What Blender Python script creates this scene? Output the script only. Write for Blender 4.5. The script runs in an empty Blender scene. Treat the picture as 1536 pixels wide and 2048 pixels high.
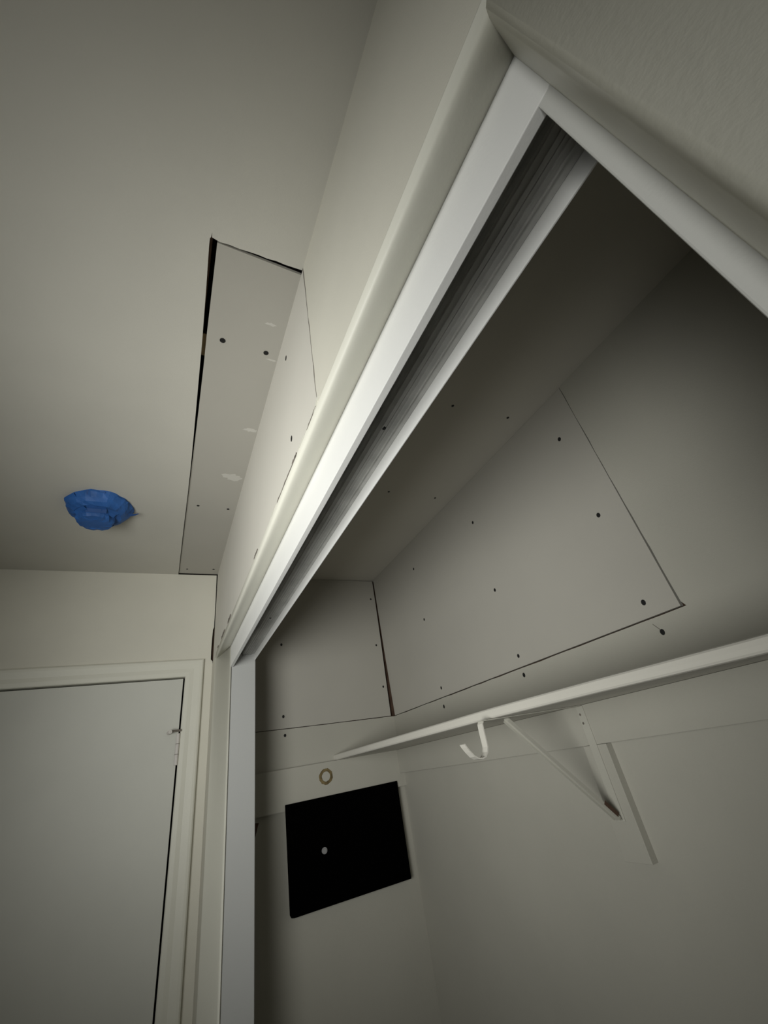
import bpy, bmesh, math, random
from mathutils import Matrix, Vector
random.seed(7)
C = bpy.context.scene.collection
SC = bpy.context.scene

# ------------------------------------------------------------------ camera, light, exposure
# all z values in this file are heights relative to the eye; EYE lifts them to the floor frame
EYE = 1.605
ROT = ((0.89532021, -0.41596291, -0.15930028),      # rows: camera right / down / forward
       (0.09857588, 0.53380693, -0.83984103),       # columns: world x / y / z
       (0.43437832, 0.73622348, 0.51893204))
cam_d = bpy.data.cameras.new('camera')
cam_d.sensor_fit = 'VERTICAL'; cam_d.sensor_height = 24.0
cam_d.lens = 819.766 * 24.0 / 2048.0
cam_d.clip_start = 0.01
cam = bpy.data.objects.new('camera', cam_d); C.objects.link(cam)
cam.matrix_world = Matrix(((ROT[0][0], -ROT[1][0], -ROT[2][0], 0),
                           (ROT[0][1], -ROT[1][1], -ROT[2][1], 0),
                           (ROT[0][2], -ROT[1][2], -ROT[2][2], EYE),
                           (0, 0, 0, 1)))
SC.camera = cam

world = bpy.data.worlds.new('world'); SC.world = world; world.use_nodes = True
bg = world.node_tree.nodes['Background']
bg.inputs[0].default_value = (0.6, 0.65, 0.6, 1); bg.inputs[1].default_value = 0.0

SC.view_settings.view_transform = 'Standard'
SC.view_settings.look = 'None'
SC.view_settings.gamma = 1.0
SC.view_settings.use_curve_mapping = False
SC.view_settings.exposure = -0.08

def light(name, kind, loc, target, power, color, **kw):
    d = bpy.data.lights.new(name, kind); d.energy = power; d.color = color
    for k, v in kw.items(): setattr(d, k, v)
    o = bpy.data.objects.new(name, d); C.objects.link(o)
    l = Vector((loc[0], loc[1], loc[2] + EYE)); t = Vector((target[0], target[1], target[2] + EYE))
    o.location = l; o.rotation_euler = (t - l).to_track_quat('-Z', 'Y').to_euler()
    return o
# added soft spot shapes the fall-off towards the corners; added weak area light fills
light('added_falloff_spot', 'SPOT', (-0.66, 0.06, -0.07), (0.706, 1.36, 0.546), 101, (0.995, 1.0, 0.955),
      spot_size=math.radians(92), spot_blend=1.0, shadow_soft_size=0.40)
light('added_area_fill', 'AREA', (-2.45, -0.3, -0.5), (0.2, 0.5, 0.1), 1.0, (0.95, 1.0, 0.97),
      shape='RECTANGLE', size=1.4, size_y=1.4)

# ------------------------------------------------------------------ materials
def mat(name, col, rough=0.75, bump=0.0, bscale=350, var=0.04, vscale=3.0, metal=0.0, coat=None, bump2=0.0):
    m = bpy.data.materials.new(name); m.use_nodes = True
    nt = m.node_tree; b = nt.nodes['Principled BSDF']
    b.inputs['Roughness'].default_value = rough; b.inputs['Metallic'].default_value = metal
    b.inputs['Specular IOR Level'].default_value = 0.3
    tc = nt.nodes.new('ShaderNodeTexCoord')
    n = nt.nodes.new('ShaderNodeTexNoise'); n.inputs['Scale'].default_value = vscale; n.inputs['Detail'].default_value = 4
    nt.links.new(tc.outputs['Object'], n.inputs['Vector'])
    r = nt.nodes.new('ShaderNodeValToRGB')
    lo = tuple(max(0, c * (1 - var)) for c in col); hi = tuple(min(1, c * (1 + var)) for c in col)
    r.color_ramp.elements[0].position = 0.3; r.color_ramp.elements[1].position = 0.7
    r.color_ramp.elements[0].color = (*lo, 1); r.color_ramp.elements[1].color = (*hi, 1)
    nt.links.new(n.outputs['Fac'], r.inputs['Fac']); nt.links.new(r.outputs['Color'], b.inputs['Base Color'])
    if bump:
        n2 = nt.nodes.new('ShaderNodeTexNoise'); n2.inputs['Scale'].default_value = bscale; n2.inputs['Detail'].default_value = 3
        nt.links.new(tc.outputs['Object'], n2.inputs['Vector'])
        bp = nt.nodes.new('ShaderNodeBump'); bp.inputs['Strength'].default_value = bump; bp.inputs['Distance'].default_value = 0.001
        nt.links.new(n2.outputs['Fac'], bp.inputs['Height']); nt.links.new(bp.outputs['Normal'], b.inputs['Normal'])
    return m
M = {}
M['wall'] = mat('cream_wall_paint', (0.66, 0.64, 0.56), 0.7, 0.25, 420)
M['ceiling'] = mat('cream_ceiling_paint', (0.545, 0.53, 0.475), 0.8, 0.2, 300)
M['closet'] = mat('shaded_closet_paint', (0.42, 0.408, 0.357), 0.75, 0.25, 420)  # room cream darkened to stand in for the dim light in the closet
M['drywall'] = mat('drywall_paper', (0.425, 0.409, 0.366), 0.9, 0.15, 700, 0.03)
M['wallpatch'] = mat('patched_wall_paint', (0.63, 0.608, 0.55), 0.8, 0.15, 600, 0.03)
M['trim'] = mat('cream_trim_enamel', (0.69, 0.68, 0.60), 0.42, 0.2, 200)
M['white'] = mat('white_enamel', (0.80, 0.80, 0.785), 0.45, 0.15, 260, 0.02)
M['jamb'] = mat('pale_grey_jamb_paint', (0.48, 0.485, 0.475), 0.5, 0.15, 300, 0.02)
M['nearjamb'] = mat('dimmed_white_jamb_paint', (0.60, 0.60, 0.575), 0.5, 0.15, 300, 0.02)  # fascia white toned down for the dimmer light at this end
M['ceilboard'] = mat('brightened_ceiling_board', (0.54, 0.52, 0.465), 0.9, 0.15, 700, 0.03)  # drywall made paler to make up for light missing on this ceiling
M['metal'] = mat('galvanised_track', (0.47, 0.47, 0.45), 0.5, 0.1, 120, 0.18, 14, 0.2)
M['door'] = mat('door_paint', (0.60, 0.60, 0.55), 0.5, 0.1, 200)
M['dark'] = mat('void_shade_black', (0.015, 0.012, 0.010), 0.95)  # near-black sheets put the shade of gaps and voids into colour
M['brown'] = mat('bare_brown_wood', (0.075, 0.045, 0.03), 0.9, 0.5, 90, 0.3, 20)
M['lath'] = mat('yellow_lath', (0.30, 0.22, 0.12), 0.9, 0.5, 90, 0.2, 30)
M['screw'] = mat('black_screw', (0.012, 0.012, 0.012), 0.6)
M['smear'] = mat('white_plaster_smear', (0.55, 0.535, 0.49), 0.9, 0.3, 300)
M['chip'] = mat('chipped_paint_grey', (0.17, 0.15, 0.13), 0.9, 0.4, 200, 0.35, 60)
M['floor'] = mat('bounce_pale_floor', (0.50, 0.47, 0.42), 0.6)  # unseen floor, made pale to bounce light upwards
M['roomback'] = mat('low_bounce_room_paint', (0.36, 0.35, 0.31), 0.8)  # unseen walls, darkened to cut bounced light
M['tape'] = mat('blue_masking_tape', (0.026, 0.105, 0.33), 0.55, 0.4, 160, 0.18, 25)
M['tapedark'] = mat('blue_masking_tape_overlap', (0.019, 0.078, 0.26), 0.55, 0.4, 160, 0.18, 25)
M['black'] = mat('matte_black', (0.0006, 0.0006, 0.0006), 1.0)
M['black'].node_tree.nodes['Principled BSDF'].inputs['Specular IOR Level'].default_value = 0.02
M['dot'] = mat('grey_knob', (0.26, 0.26, 0.26), 0.7)
M['stain'] = mat('brown_glue_stain', (0.16, 0.12, 0.055), 0.85, 0.4, 200, 0.45, 60)
M['bracket'] = mat('painted_steel', (0.46, 0.45, 0.395), 0.5, 0.1, 200)
M['hinge'] = mat('painted_hinge', (0.62, 0.59, 0.56), 0.4, 0.2, 200, 0.08, 60)
M['shelf'] = mat('shelf_paint', (0.63, 0.61, 0.55), 0.55, 0.2, 260)

# ------------------------------------------------------------------ helpers
def link(name, me, m, parent=None, label=None, cat=None, group=None, kind=None, smooth=False):
    me.materials.append(M[m]) if m and not me.materials else None
    o = bpy.data.objects.new(name, me); C.objects.link(o)
    if parent: o.parent = parent
    if label: o['label'] = label
    if cat and not parent: o['category'] = cat
    if group: o['group'] = group
    if kind: o['kind'] = kind
    if smooth:
        for p in me.polygons: p.use_smooth = True
    return o
def empty(name, loc, label, cat, group=None, kind=None):
    o = bpy.data.objects.new(name, None); C.objects.link(o); o.empty_display_size = 0.05
    o.location = (loc[0], loc[1], loc[2] + EYE)
    o['label'] = label; o['category'] = cat
    if group: o['group'] = group
    if kind: o['kind'] = kind
    return o
def mesh(verts, faces, name='m'):
    me = bpy.data.meshes.new(name)
    me.from_pydata([(v[0], v[1], v[2] + EYE) for v in verts], [], faces)
    bm = bmesh.new(); bm.from_mesh(me); bmesh.ops.recalc_face_normals(bm, faces=bm.faces[:]); bm.to_mesh(me); bm.free()
    me.update(); return me
def keep(child, parent):
    # parts of an Empty keep their place in the room
    child.parent = parent
    child.matrix_parent_inverse = Matrix.Translation(parent.location).inverted()
    return child
AX = {'x': (1, 2, 0), 'y': (0, 2, 1), 'z': (0, 1, 2)}
def at(ax, u, v, d):
    i, j, k = AX[ax]; p = [0, 0, 0]; p[i] = u; p[j] = v; p[k] = d; return tuple(p)
def slab(ax, poly, d0, d1):
    n = len(poly)
    vs = [at(ax, u, v, d0) for u, v in poly] + [at(ax, u, v, d1) for u, v in poly]
    fs = [tuple(range(n)), tuple(range(2 * n - 1, n - 1, -1))] + [(i, (i + 1) % n, n + (i + 1) % n, n + i) for i in range(n)]
    return mesh(vs, fs)
def box(x0, x1, y0, y1, z0, z1, bevel=0.0, seg=2):
    me = slab('z', [(x0, y0), (x1, y0), (x1, y1), (x0, y1)], z0, z1)
    if bevel:
        bm = bmesh.new(); bm.from_mesh(me)
        bmesh.ops.bevel(bm, geom=bm.edges[:], offset=bevel, segments=seg, affect='EDGES', profile=0.5)
        bm.to_mesh(me); bm.free()
    return me
def join(meshes):
    bm = bmesh.new()
    for me in meshes: bm.from_mesh(me)
    out = bpy.data.meshes.new('j'); bm.to_mesh(out); bm.free(); return out
def rough(p, q, n, amp):
    # a hand-cut edge from p to q, end points kept out of the list
    out = []
    L = math.hypot(q[0] - p[0], q[1] - p[1]) or 1
    nx, ny = -(q[1] - p[1]) / L, (q[0] - p[0]) / L
    for i in range(1, n):
        t = i / n; a = random.uniform(-amp, amp)
        out.append((p[0] + (q[0] - p[0]) * t + nx * a, p[1] + (q[1] - p[1]) * t + ny * a))
    return out
def disc(ax, u, v, d0, d1, r, n=10, squash=1.0):
    return slab(ax, [(u + r * math.cos(2 * math.pi * i / n), v + squash * r * math.sin(2 * math.pi * i / n)) for i in range(n)], d0, d1)
def blob(ax, u, v, d0, d1, ru, rv, n=14, j=0.3, rot=0.0):
    ps = []
    for i in range(n):
        a = 2 * math.pi * i / n; k = 1 + random.uniform(-j, j)
        x, y = ru * k * math.cos(a), rv * k * math.sin(a)
        ps.append((u + x * math.cos(rot) - y * math.sin(rot), v + x * math.sin(rot) + y * math.cos(rot)))
    return slab(ax, ps, d0, d1)
def screw(ax, u, v, face, out, parent, r=0.0045, squash=1.0):
    # dark countersunk head, a hair proud of the paper; out = -1 or +1 along the axis
    return link('screw', disc(ax, u, v, face + out * 0.0006, face - out * 0.002, r, 10, squash), 'screw', parent)
def bar(p, q, w, t, up=(0, 1, 0)):
    # flat strap from p to q: w across (along up), t thick
    p, q, up = Vector(p), Vector(q), Vector(up)
    d = (q - p).normalized(); s = up.normalized(); n = d.cross(s).normalized()
    vs = []
    for b in (p, q):
        for a, c in ((-1, -1), (1, -1), (1, 1), (-1, 1)):
            vs.append(tuple(b + s * (a * w / 2) + n * (c * t / 2)))
    return mesh(vs, [(0, 1, 2, 3), (7, 6, 5, 4), (0, 4, 5, 1), (1, 5, 6, 2), (2, 6, 7, 3), (3, 7, 4, 0)])
def strap_path(pts, y0, y1, t):
    # a bent flat strap in the x-z plane, t thick, running from y0 to y1 in width
    n = len(pts); vs = []; P = [Vector((a, b)) for a, b in pts]
    for i in range(n):
        d = (P[min(i + 1, n - 1)] - P[max(i - 1, 0)]).normalized(); nn = Vector((-d.y, d.x)) * t / 2
        for s in (nn, -nn):
            for y in (y0, y1): vs.append((P[i].x + s.x, y, P[i].y + s.y))
    fs = [(0, 1, 3, 2), (4 * n - 4, 4 * n - 2, 4 * n - 1, 4 * n - 3)]
    for i in range(n - 1):
        a, b = 4 * i, 4 * i + 4
        fs += [(a, a + 1, b + 1, b), (a + 2, b + 2, b + 3, a + 3), (a, b, b + 2, a + 2), (a + 1, a + 3, b + 3, b + 1)]
    return mesh(vs, fs)
def tube(p, q, r, n=12):
    p, q = Vector(p), Vector(q); d = (q - p).normalized()
    a = d.orthogonal().normalized(); b = d.cross(a)
    vs = [tuple(c + r * (math.cos(2 * math.pi * i / n) * a + math.sin(2 * math.pi * i / n) * b)) for c in (p, q) for i in range(n)]
    return mesh(vs, [tuple(range(n)), tuple(range(2 * n - 1, n - 1, -1))] + [(i, (i + 1) % n, n + (i + 1) % n, n + i) for i in range(n)])

# ------------------------------------------------------------------ measures, most here and below back-projected from image pixels (metres from the eye)
XL, YN = -2.6, -2.2                 # room's left and near walls
XW, YW, H, FL = 0.164, 1.889, 0.867, -EYE  # room-side ceiling, walls, door and fixture scaled up about the camera, baked into numbers
YC, HC = 1.82, 0.835                # closet's far end and ceiling
XB = 0.925                          # closet back wall
YS = -0.35                          # closet's near end
ZH = 0.384                          # underside of the fascia
ST = 'structure'

# ------------------------------------------------------------------ floor and room shell
link('floor', slab('z', [(XL - .1, YN - .1), (XB + .1, YN - .1), (XB + .1, YW + .15), (XL - .1, YW + .15)], FL - .05, FL), 'floor',
     label='unseen floor made pale to bounce light up', cat='floor', kind=ST)
link('wall_left', slab('x', [(YN - .1, FL), (YW + .1, FL), (YW + .1, H + .1), (YN - .1, H + .1)], XL - .1, XL), 'roomback',
     label='plain wall opposite the closet', cat='wall', kind=ST)
link('wall_near', slab('y', [(XL, FL), (XW, FL), (XW, H + .1), (XL, H + .1)], YN - .1, YN), 'roomback',
     label='plain wall behind the viewer', cat='wall', kind=ST)

# room ceiling: one old sheet with a long piece sawn out along the closet wall
hole_left = [(-.0088, .4199), (-.0091, .4360), (-.0078, .4775), (-.0065, .5217), (-.0052, .5813), (-.0037, .6436), (-.0031, .6851), (-.0027, .7266),
             (-.0017, .7993), (-.0007, .8781), (.0006, .9861), (.0017, 1.1003), (.0019, 1.2456), (.0010, 1.4532), (.0006, 1.6608), (.0004, 1.8850)]
poly = [(XL, YN), (XW, YN), (XW, .4183)] + rough((XW, .4183), hole_left[0], 10, .0012) + [(-.0055, .4175), (-.0062, .4085), (-.0072, .4180)] + hole_left + [(.0004, YW), (XL, YW)]
ceiling = link('ceiling', slab('z', poly, H, H + .0135), 'ceiling', label='cream painted ceiling with a sawn-out strip along the closet wall', cat='ceiling', kind=ST)
link('backing', slab('z', [(-.3114, .1038), (.3114, .1038), (.3114, 2.0241), (-.3114, 2.0241)], H + .0467, H + .0623), 'dark', ceiling, label='black sheet for the shade above the ceiling cut')
link('joist', box(-.0415, -.0042, .3944, .6228, H + .0166, H + .0457), 'brown', ceiling, label='dark brown joist inside the cut')
link('lath', box(-.0311, .0083, .6353, .6934, H + .0151, H + .0187), 'lath', ceiling, label='yellowish lath end in the gap')
panel = link('drywall_panel', slab('z', [(.0042, .4262), (.1655, .4310), (.1655, 1.8885), (.0023, 1.8885), (.0036, 1.2456), (.0052, .8823), (.0052, .7266), (.0042, .6228)], H + .0057, H + .0140),
             'drywall', ceiling, label='grey drywall strip screwed up into the ceiling cut')
for u, v, r in ((.0380, .6326, .0064), (.1355, .6356, .0060), (.0387, 1.3236, .0048), (.1388, 1.3278, .0048), (.0332, 1.8424, .0042), (.1416, 1.8352, .0052)):
    screw('z', u, v, H + .0057, -1, panel, r)
for u, v, a, b in ((.1330, .559, .012, .0035), (.1515, .652, .012, .0025), (.1440, .904, .018, .006), (.1290, 1.135, .028, .016)):
    link('plaster_smear', blob('z', u, v, H + .0058, H + .0053, a, b, 18, .3633), 'smear', panel, label='white plaster smear')

# far wall with the door opening; its closet-side edge stops short of the corner
DX0, DX1, DZ = -.7318, .0659, .4219
poly = [(XL, FL), (DX0, FL), (DX0, DZ), (DX1, DZ), (DX1, FL), (.1638, FL), (.1638, .478), (.1565, .486), (.1560, .52), (.1568, .57), (.1585, .612), (.1621, .6228),
        (.1624, .6851), (.1619, .7681), (.1614, .8304), (.1607, H), (XL, H)]
wall_far = link('wall_far', slab('y', poly, YW, YW + .0135), 'wall', label='cream end wall with the door in it', cat='wall', kind=ST)
link('backing', slab('y', [(.0208, .3114), (.3114, .3114), (.3114, H + .0519), (.0208, H + .0519)], YW + .0311, YW + .0415), 'dark', wall_far, label='black sheet for the shade behind the wall corner')
link('stud', box(.1500, .1817, YW + .0145, YW + .0311, .4463, .6332), 'brown', wall_far, label='reddish brown stud edge in the corner crack')
link('backing', slab('y', [(XL, FL), (DX1 + .1246, FL), (DX1 + .1246, .5190), (XL, .5190)], YW + .0623, YW + .0727), 'dark', wall_far, label='black sheet for the darkness behind the door gap')

# closet wall, room side: old sheet round the opening, new sheet above its far half
WT = .013
cut = [(.4116, .4775)] + rough((.4116, .4775), (.4126, H), 14, .0017) + [(.4126, H)]
poly = [(YN, FL), (-.025, FL), (-.025, .460), (.4116, .460)] + cut + [(YN, H)]
wall_closet = link('wall_closet', slab('x', poly, XW, XW + WT), 'wall', label='cream wall above and beside the closet opening', cat='wall', kind=ST)
link('pier', slab('x', [(1.73, FL), (YW - .0005, FL), (YW - .0005, .470), (1.73, .470)], XW, XW + WT), 'wall', wall_closet, label='narrow strip of wall between casing and corner')
bot = [(.4147, .4720), (1.8855, .4720)]
wp = link('drywall_panel', slab('x', bot + [(1.8855, H + .0055), (.4157, H + .0055)] + rough((.4157, H), (.4147, .4730), 14, .0012), XW + .0012, XW + WT),
          'wallpatch', wall_closet, label='replacement drywall sheet above the far half of the opening')
link('backing', slab('x', [(YN, .5034), (YW + .0311, .5034), (YW + .0311, H + .0623), (YN, H + .0623)], XW + WT + .0021, XW + WT + .0104), 'brown', wall_closet, label='brown framing behind the sheets')
for u, v in ((.5721, .7857), (.5644, .5419)): screw('x', u, v, XW + .0012, -1, wp, .0047, 1.4532)
crk = [(.4112, .474)] + rough((.4112, .474), (.4118, H - .001), 16, .0005) + [(.4118, H - .001)]
link('crack', slab('x', crk + [(u + .0048 + random.uniform(-.001, .001), v) for u, v in crk[::-1]], XW + .0002, XW + .006), 'chip', wall_closet, label='dark strip painting the shade of the saw cut between old and new wall')  # dark strip fills the cut, its shade painted in colour
# broken caulk and chipped paint where the sheet meets the moulding
def chipline(pts, w):
    up = []; dn = []
    for (u, v) in pts:
        k = random.uniform(.8, 1.9)
        up.append((u + random.uniform(-.002, .002), v + w * k)); dn.append((u, v - w * .5))
    return slab('x', up + dn[::-1], XW - .0008, XW + .0004)
for y0, y1, z0, z1, w in ((.420, .470, .4790, .4755, .0022), (.535, .566, .4770, .4775, .0042), (.566, .685, .4770, .4760, .0028), (.898, .940, .4785, .4785, .0034),
                          (1.36, 1.42, .4820, .4820, .0050), (1.505, 1.59, .4820, .4820, .0050), (1.69, 1.71, .4830, .4830, .003)):
    n = 9
    link('paint_chip', chipline([(y0 + (y1 - y0) * i / n, z0 + (z1 - z0) * i / n) for i in range(n + 1)], w), 'chip', wall_closet, label='dark crack where caulk broke away')
for y0, z0, a, b in ((.413, .484, .008, .005), (.424, .476, .010, .003), (.500, .4765, .018, .003), (.72, .477, .03, .0025), (1.63, .480, .03, .004)):
    link('paint_flake', blob('x', y0, z0, XW - .0012, XW, a, b, 12, .4152), 'trim', wall_closet, label='pale flake of loose paint')

# closet shell
CC = HC - .003
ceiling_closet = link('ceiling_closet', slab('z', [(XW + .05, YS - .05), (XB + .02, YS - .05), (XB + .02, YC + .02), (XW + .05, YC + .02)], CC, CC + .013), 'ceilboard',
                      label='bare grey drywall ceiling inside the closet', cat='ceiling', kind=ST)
for u, v in ((.6551, .6189), (.8547, .6112), (.44, .62), (.44, 1.05), (.655, 1.05), (.855, 1.05)): screw('z', u, v, CC, -1, ceiling_closet, .0042)

ZP, YP = .1750, .4660               # lower and right edges of the new sheet on the back wall
poly = [(YS - .1, FL), (YC + .02, FL), (YC + .02, ZP)] + [(YC + .02, ZP + .001)] + rough((YC + .02, ZP + .001), (YP, ZP - .002), 30, .0008) + [(YP - .010, ZP - .001), (YP - .004, ZP + .01)] \
       + rough((YP - .004, ZP + .01), (YP, CC), 16, .0010) + [(YP, CC), (YS - .1, CC)]
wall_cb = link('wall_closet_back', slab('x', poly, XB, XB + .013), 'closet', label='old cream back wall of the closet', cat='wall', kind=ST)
bp_ = link('drywall_panel', slab('x', [(YP + .0025, ZP + .003), (1.8120, ZP + .0045), (1.8175, .45), (1.8185, CC - .001), (YP + .0030, CC - .001)], XB + .0035, XB + .0145), 'drywall', wall_cb,
           label='new drywall sheet filling the upper back wall')
link('backing', slab('x', [(.30, .10), (YC + .05, .10), (YC + .05, CC + .02), (.30, CC + .02)], XB + .018, XB + .03), 'brown', wall_cb, label='brown framing behind the sheet')
for u, v in ((1.4126, .7069), (.9713, .6811), (.5379, .6963), (.5371, .4410), (.9687, .4220), (1.4152, .4795), (.5362, .2112), (.9586, .2092), (1.3997, .2102)):
    screw('x', u, v, XB + .0035, -1, bp_, .0052 if u < .6 else .0046, 1.25)
for u, v in ((1.4031, .1467), (.9571, .1549), (.5265, .1423)): screw('x', u, v, XB, -1, wall_cb, .0050, 1.3)
link('scratch', bar((XB - .0005, .538, .163), (XB - .0005, .5275, .147), .0012, .0012), 'chip', wall_cb, label='thin scratch above a screw')

poly = [(XW + .05, FL), (XB + .02, FL), (XB + .02, .1775), (.9145, .1778)] + rough((.9145, .1778), (.2700, .1840), 18, .0008) + [(XW + .05, .184)]
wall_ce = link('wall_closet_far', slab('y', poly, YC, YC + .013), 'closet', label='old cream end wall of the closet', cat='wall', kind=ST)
ep = link('drywall_panel', slab('y', [(XW + .08, .1875), (.6, .1835), (.9135, .1815), (.9165, .33), (.9205, .50), (.9235, .70), (.9240, CC - .004), (.70, CC - .001), (XW + .08, CC - .001)], YC + .003, YC + .0145),
          'drywall', wall_ce, label='new drywall sheet on the upper end wall')
link('backing', slab('y', [(XW + .03, .10), (XB + .05, .10), (XB + .05, CC + .02), (XW + .03, CC + .02)], YC + .018, YC + .028), 'brown', wall_ce, label='brown framing in the corner gap')
for u, v in ((.9006, .7293), (.8930, .4948), (.8973, .3051), (.4355, .5162), (.4351, .2290)):
    screw('y', u, v, YC + .003, -1, ep, .0050 if u < .6 else .0042, 1.2)
screw('y', .4388, .1605, YC, -1, wall_ce, .0052, 1.1)
link('paint_chip', slab('y', [(.322, -.098), (.338, -.100), (.333, -.115), (.327, -.135), (.322, -.145)], YC - .0008, YC), 'brown', wall_ce, label='brown chip beside the far jamb')
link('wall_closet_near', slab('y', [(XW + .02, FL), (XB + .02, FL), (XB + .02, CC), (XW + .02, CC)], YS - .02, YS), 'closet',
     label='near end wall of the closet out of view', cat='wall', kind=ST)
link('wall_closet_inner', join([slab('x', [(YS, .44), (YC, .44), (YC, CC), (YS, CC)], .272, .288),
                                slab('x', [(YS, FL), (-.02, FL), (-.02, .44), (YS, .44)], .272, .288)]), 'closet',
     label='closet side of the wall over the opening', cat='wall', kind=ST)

# ------------------------------------------------------------------ closet opening: moulding, fascia, jambs, rail
#          x     head z  near y   far y     (from the wall edge over the ridge into the cove)
prof = [(.1640, .4790, -.0620, 1.7620), (.1634, .4760, -.0540, 1.7600), (.1624, .4710, -.0400, 1.7560), (.1614, .4640, -.0260, 1.7500), (.1606, .4565, -.0160, 1.7420),
        (.1604, .4510, -.0110, 1.7350), (.1612, .4478, -.0085, 1.7270), (.1640, .4460, -.0070, 1.7160), (.1682, .4456, -.0058, 1.7020), (.1735, .4464, -.0046, 1.6850),
        (.1795, .4484, -.0034, 1.6670), (.1855, .4512, -.0022, 1.6480), (.1915, .4546, -.0012, 1.6300), (.1965, .4580, -.0004, 1.6160), (.2010, .4614, 0.0003, 1.6072)]
def moulding(a, b):
    n = len(prof); vs = [a(p) for p in prof] + [b(p) for p in prof]
    return mesh(vs, [(i, i + 1, n + i + 1, n + i) for i in range(n - 1)])
t2 = empty('trim_2', (XW, .8, .44), 'cream cove moulding round the closet opening', 'moulding', kind=ST)
for nm, a, b, lb in (('head_moulding', lambda p: (p[0], p[2], p[1]), lambda p: (p[0], p[3], p[1]), 'moulding along the head'),
                     ('side_moulding', lambda p: (p[0], p[2], FL), lambda p: (p[0], p[2], p[1]), 'near side moulding'),
                     ('side_moulding', lambda p: (p[0], p[3], p[1]), lambda p: (p[0], p[3], FL), 'far side moulding')):
    o = link(nm, moulding(a, b), 'trim', None, label=lb, smooth=True)
    md = o.modifiers.new('thick', 'SOLIDIFY'); md.thickness = .003; md.offset = -1
    keep(o, t2)
link('trim_3', box(.2000, .2104, .0005, 1.66, ZH, .490, .0009), 'white', label='bright white fascia board hiding the closet door track', cat='fascia', kind=ST)
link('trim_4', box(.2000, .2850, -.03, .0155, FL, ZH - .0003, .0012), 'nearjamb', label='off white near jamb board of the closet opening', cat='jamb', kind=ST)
link('trim_5', box(.2020, .2883, 1.6120, 1.66, FL, ZH + .055, .0022, 3), 'jamb', label='pale grey far jamb of the closet opening', cat='jamb', kind=ST)
link('trim_6', box(.2840, .2862, -.03, 1.6118, .4030, .4395, .0005), 'white', label='thin white rail behind the closet door track', cat='rail', kind=ST)
link('trim_7', box(.2110, .2835, -.03, 1.66, .4400, .475), 'jamb', label='head jamb board above the track', cat='jamb', kind=ST)

# sliding-door track under the head jamb
trk = empty('sliding_door_track', (.248, .8, .43), 'grey metal sliding door track behind the white fascia', 'track')
def extr(pr, y0, y1):
    n = len(pr); vs = [(x, y0, z) for x, z in pr] + [(x, y1, z) for x, z in pr]
    return mesh(vs, [tuple(range(n)), tuple(range(2 * n - 1, n - 1, -1))] + [(i, (i + 1) % n, n + (i + 1) % n, n + i) for i in range(n)])
Y0, Y1 = .0158, 1.6115
keep(link('track_plate', extr([(.2110, .4395), (.2110, .4345), (.2405, .4345), (.2405, .4250), (.2568, .4250), (.2568, .4262), (.2582, .4262), (.2582, .4250), (.2735, .4250), (.2735, .4275), (.2835, .4275), (.2835, .4395)], Y0, Y1), 'metal'), trk)
for x, h, lb in ((.2440, .0016, 'front rib'), (.2520, .0012, 'middle rib'), (.2640, .0014, 'rear rib'), (.2710, .0016, 'rear rib')):
    keep(link('track_rib', box(x - .0009, x + .0009, Y0, Y1, .4250 - h, .4256), 'metal'), trk)
for x, y in ((.2545, .3855), (.2600, 1.2161)):
    keep(link('screw', disc('z', x, y, .4238, .4252, .0030, 10), 'screw'), trk)

# ------------------------------------------------------------------ door in the far wall
door = link('door_1', box(DX0 + .0062, .0592, YW - .0062, YW + .0311, FL + .0083, .4152, .0012), 'door', label='flat cream door with a painted hinge at its right edge', cat='door', kind=ST)
hz0, hz1 = .1189, .2206
hinge = link('hinge', tube((.0586, YW - .0109, hz0), (.0586, YW - .0109, hz1), .0064, 14), 'hinge', door, label='painted hinge barrel', smooth=False)
for k in (1, 2): 
    z = hz0 + (hz1 - hz0) * k / 3
    link('knuckle_joint', tube((.0586, YW - .0109, z - .0008), (.0586, YW - .0109, z + .0008), .0066, 14), 'chip', hinge)
link('hinge_leaf', box(.0592, .0706, YW - .0078, YW - .0047, hz0, hz1), 'hinge', hinge)
stop = link('hinge_stop_arm', bar((.0664, YW - .0166, .2299), (.0311, YW - .0311, .2278), .0073, .0052, (0, 0, 1)), 'chip', door, label='dark hinge pin stop arm')
link('bumper', tube((.0311, YW - .0374, .2263), (.0249, YW - .0125, .2258), .0064, 12), 'hinge', stop, label='grey rubber bumper')
# casing: flat board with an eased inner edge, mitred at the head
def casing(x0, x1, zt):
    # (offset from the door edge, y face)
    pr = [(0, YW + .02), (0, YW - .009), (.003, YW - .012), (.016, YW - .0135), (.030, YW - .0125), (.052, YW - .0155), (.0600, YW - .0155), (.0645, YW - .0125), (.0650, YW - .0005)]
    n = len(pr); vs = []; fs = []
    for k, (fx, fz) in enumerate((((x1, 1), (FL, 0)), ((x1, 1), (zt, 1)), ((x0, -1), (zt, 1)), ((x0, -1), (FL, 0)))):
        for d, y in pr: vs.append((fx[0] + fx[1] * d, y, fz[0] + fz[1] * d))
    for k in range(3):
        for i in range(n - 1):
            fs.append((k * n + i, k * n + i + 1, (k + 1) * n + i + 1, (k + 1) * n + i))
    return mesh(vs, fs)
link('trim_1', casing(DX0, DX1 - .001, .4216), 'trim', label='cream painted casing round the door', cat='casing', kind=ST)

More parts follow.
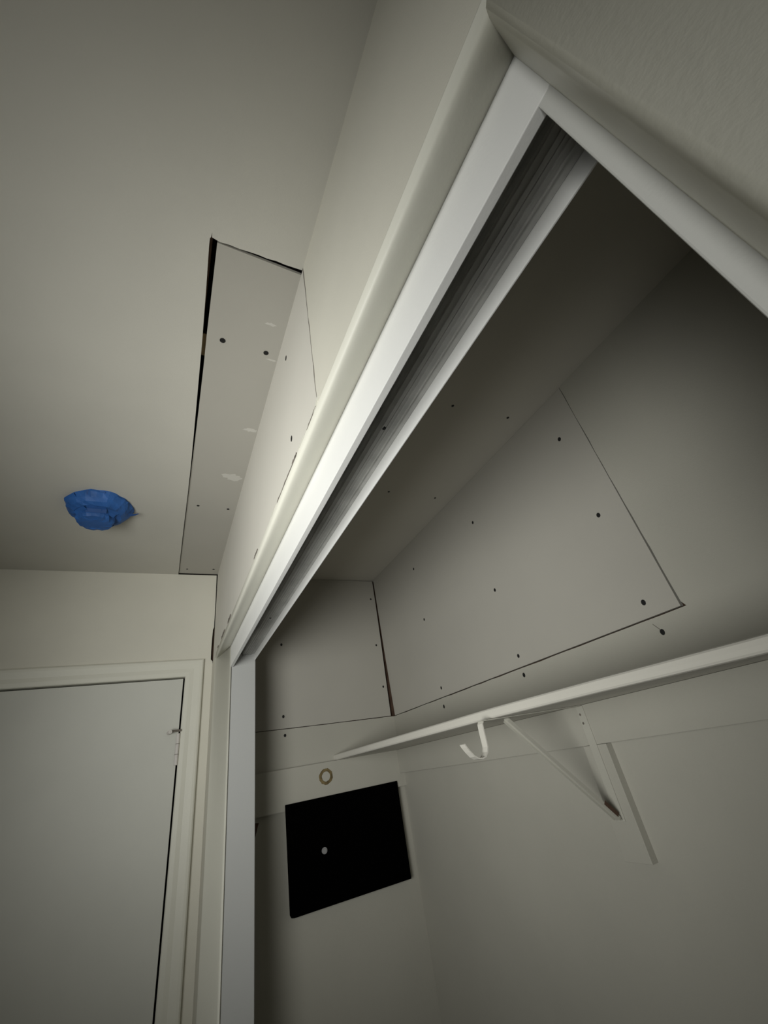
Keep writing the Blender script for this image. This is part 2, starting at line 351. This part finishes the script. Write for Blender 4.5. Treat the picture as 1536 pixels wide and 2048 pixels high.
# ------------------------------------------------------------------ closet shelf and its supports
CT = .019
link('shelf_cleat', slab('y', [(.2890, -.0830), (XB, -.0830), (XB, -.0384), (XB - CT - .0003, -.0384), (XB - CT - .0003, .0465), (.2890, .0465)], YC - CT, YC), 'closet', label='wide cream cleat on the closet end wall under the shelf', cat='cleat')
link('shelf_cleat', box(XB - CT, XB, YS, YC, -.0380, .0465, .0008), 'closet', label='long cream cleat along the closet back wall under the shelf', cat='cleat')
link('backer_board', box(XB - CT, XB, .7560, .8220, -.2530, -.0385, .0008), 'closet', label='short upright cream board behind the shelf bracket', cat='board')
def shelf():
    ys = [YS, 0.0, .27, .50, .78, 1.2, YC - .0005]; sag = [-.012, -.010, -.0080, -.0035, 0, 0, 0]
    pr = [(XB, .0470), (.9050, .0470), (.6370, .0470), (.6330, .0482), (.6310, .0510), (.6305, .0570), (.6310, .0640), (.6330, .0665), (.6370, .0680), (.9050, .0680), (XB, .0680)]
    n = len(pr); vs = []; fs = []
    for y, s in zip(ys, sag):
        for x, z in pr:
            f = min(1, max(0, (.905 - x) / .27)); vs.append((x, y, z + s * f))
    for k in range(len(ys) - 1):
        for i in range(n): fs.append((k * n + i, k * n + (i + 1) % n, (k + 1) * n + (i + 1) % n, (k + 1) * n + i))
    fs += [tuple(range(n)), tuple(range(len(vs) - 1, len(vs) - n - 1, -1))]
    return mesh(vs, fs)
link('closet_shelf', shelf(), 'shelf', label='long white closet shelf seen by its bright front edge', cat='shelf')

YB = .790; bw = .0085
br = empty('shelf_bracket', (XB - CT, YB, -.183), 'cream painted steel shelf and rod bracket with an empty hook', 'bracket')
keep(link('arm', box(.6000, .9040, YB - .008, YB + .008, .0445, .0466, .0004), 'bracket'), br)
keep(link('wall_leg', box(.9035, XB - CT - .0002, YB - .010, YB + .010, -.1830, .0445, .0004), 'bracket'), br)
brace = keep(link('brace', join([bar((.672, YB, .0430), (.9000, YB, -.1790), .013, .0022), bar((.672, YB - .0068, .0400), (.8950, YB - .0068, -.1760), .0022, .0075), bar((.672, YB + .0068, .0400), (.8950, YB + .0068, -.1760), .0022, .0075)]), 'bracket'), br)
keep(link('slot_shade', bar((.866, YB - .0082, -.142), (.893, YB - .0082, -.169), .0006, .0085), 'brown', label='painted shade at the open end of the brace'), br)  # dark strip paints the shade inside the brace end
hk = [(.604, .0450), (.6005, .0400), (.5995, .0250), (.5995, .0080), (.5990, -.0020), (.5955, -.0110), (.5890, -.0175), (.5800, -.0200), (.5705, -.0185), (.5620, -.0135), (.5545, -.0050), (.5480, .0040), (.5445, .0100)]
keep(link('hook', strap_path(hk, YB - .0085, YB + .0085, .0024), 'shelf', label='empty J-shaped rod hook'), br)
for z in (.0273, .0083): keep(link('screw', disc('x', YB + .004, z, .9030, .9040, .0028, 10), 'chip'), br)

# ring left by the rod socket, on the end cleat
n = 40; vs = []; fs = []
for i in range(n):
    a = 2 * math.pi * i / n
    ro = .0275 * (1 + random.uniform(-.05, .05)); ri = .0165 * (1 + random.uniform(-.05, .05))
    for r, y in ((ro, 0), (ro * .96, -.0015), (ri * 1.05, -.0015), (ri, 0)):
        vs.append((.5868 + r * math.cos(a), YC - CT + y, -.0005 + r * .98 * math.sin(a)))
for i in range(n):
    j = (i + 1) % n
    for k in range(4): fs.append((4 * i + k, 4 * i + (k + 1) % 4, 4 * j + (k + 1) % 4, 4 * j + k))
link('rod_socket_ring', mesh(vs, fs), 'stain', label='brown ring left by a rod socket above the black panel', cat='ring')

# black square panel on the end wall
bk = empty('black_panel', (.655, YC, -.37), 'matte black square panel on the closet end wall', 'panel')
ps = [(.4262, -.0655), (.4275, -.0640), (.8800, -.0617), (.8818, -.0640), (.8815, -.3676), (.4450, -.3690), (.4360, -.3670), (.4318, -.3600)]
keep(link('board', slab('y', ps, YC - CT - .0065, YC - CT - .0006), 'black'), bk)
keep(link('standoff', box(.47, .85, YC - CT - .0005, YC, -.35, -.0850), 'black'), bk)
keep(link('knob', join([disc('y', .5588, -.2198, YC - CT - .0110, YC - CT - .0066, .0098, 16), disc('y', .5588, -.2198, YC - CT - .0130, YC - CT - .0110, .0070, 16)]), 'dot', label='small grey round knob'), bk)

# ------------------------------------------------------------------ ceiling fixture wrapped in blue tape
fx = empty('taped_ceiling_fixture', (-.2543, 1.3754, H), 'round ceiling fixture wrapped in crumpled blue masking tape', 'fixture')
def dome(rings, cx, cy, n=36, j=.05, seed=3):
    rnd = random.Random(seed); vs = []; fs = []
    for k, (r, dz) in enumerate(rings):
        for i in range(n):
            a = 2 * math.pi * i / n
            rr = r * (1 + rnd.uniform(-j, j)); vs.append((cx + rr * math.cos(a), cy + rr * math.sin(a), H - dz + rnd.uniform(-.0015, .0015) * (k > 0)))
    for k in range(len(rings) - 1):
        for i in range(n): fs.append((k * n + i, k * n + (i + 1) % n, (k + 1) * n + (i + 1) % n, (k + 1) * n + i))
    fs.append(tuple(range((len(rings) - 1) * n, len(rings) * n)))
    return mesh(vs, fs)
keep(link('tape_skirt', dome([(.0955, .0000), (.0934, .0083), (.0862, .0208), (.0768, .0311), (.0644, .0374)], -.2522, 1.3754, 36, .0363, 5), 'tape', label='tape round the base'), fx)
keep(link('tape_cap', dome([(.0540, .0311), (.0519, .0519), (.0457, .0602), (.0311, .0633)], -.2595, 1.3857, 26, .0727, 8), 'tape', label='tape over the centre'), fx)
rnd = random.Random(11)
def tape_strip(a, r0, r1, z0, z1, w, tip=.0000):
    cx, cy = -.2543, 1.3785; c, s = math.cos(a), math.sin(a); vs = []; n = 6
    for i in range(n + 1):
        t = i / n; r = r0 + (r1 - r0) * t; z = H - (z0 + (z1 - z0) * t) + rnd.uniform(-.0021, .0021)
        ww = w * (1 - tip * t)
        for sgn in (-1, 1):
            q = ww * sgn * (1 + rnd.uniform(-.1557, .1557))
            vs.append((cx + r * c - q * s, cy + r * s + q * c, z))
    return mesh(vs, [(2 * i, 2 * i + 1, 2 * i + 3, 2 * i + 2) for i in range(n)])
for k, (a, r0, r1, z0, z1, w, tip, m) in enumerate(((-.02, .060, .113, .030, .016, .016, .95, 'tapedark'), (1.2, .047, .092, .054, .012, .020, .2, 'tape'), (1.9, .042, .094, .057, .014, .022, .4, 'tapedark'),
        (3.8, .042, .096, .048, .008, .025, .1, 'tape'), (4.7, .042, .097, .048, .006, .027, .1, 'tapedark'), (5.5, .042, .097, .048, .008, .025, .2, 'tape'))):
    o = link('tape_strip', tape_strip(a, r0, r1, z0, z1, w, tip), m)
    md = o.modifiers.new('thick', 'SOLIDIFY'); md.thickness = .0012
    keep(o, fx)
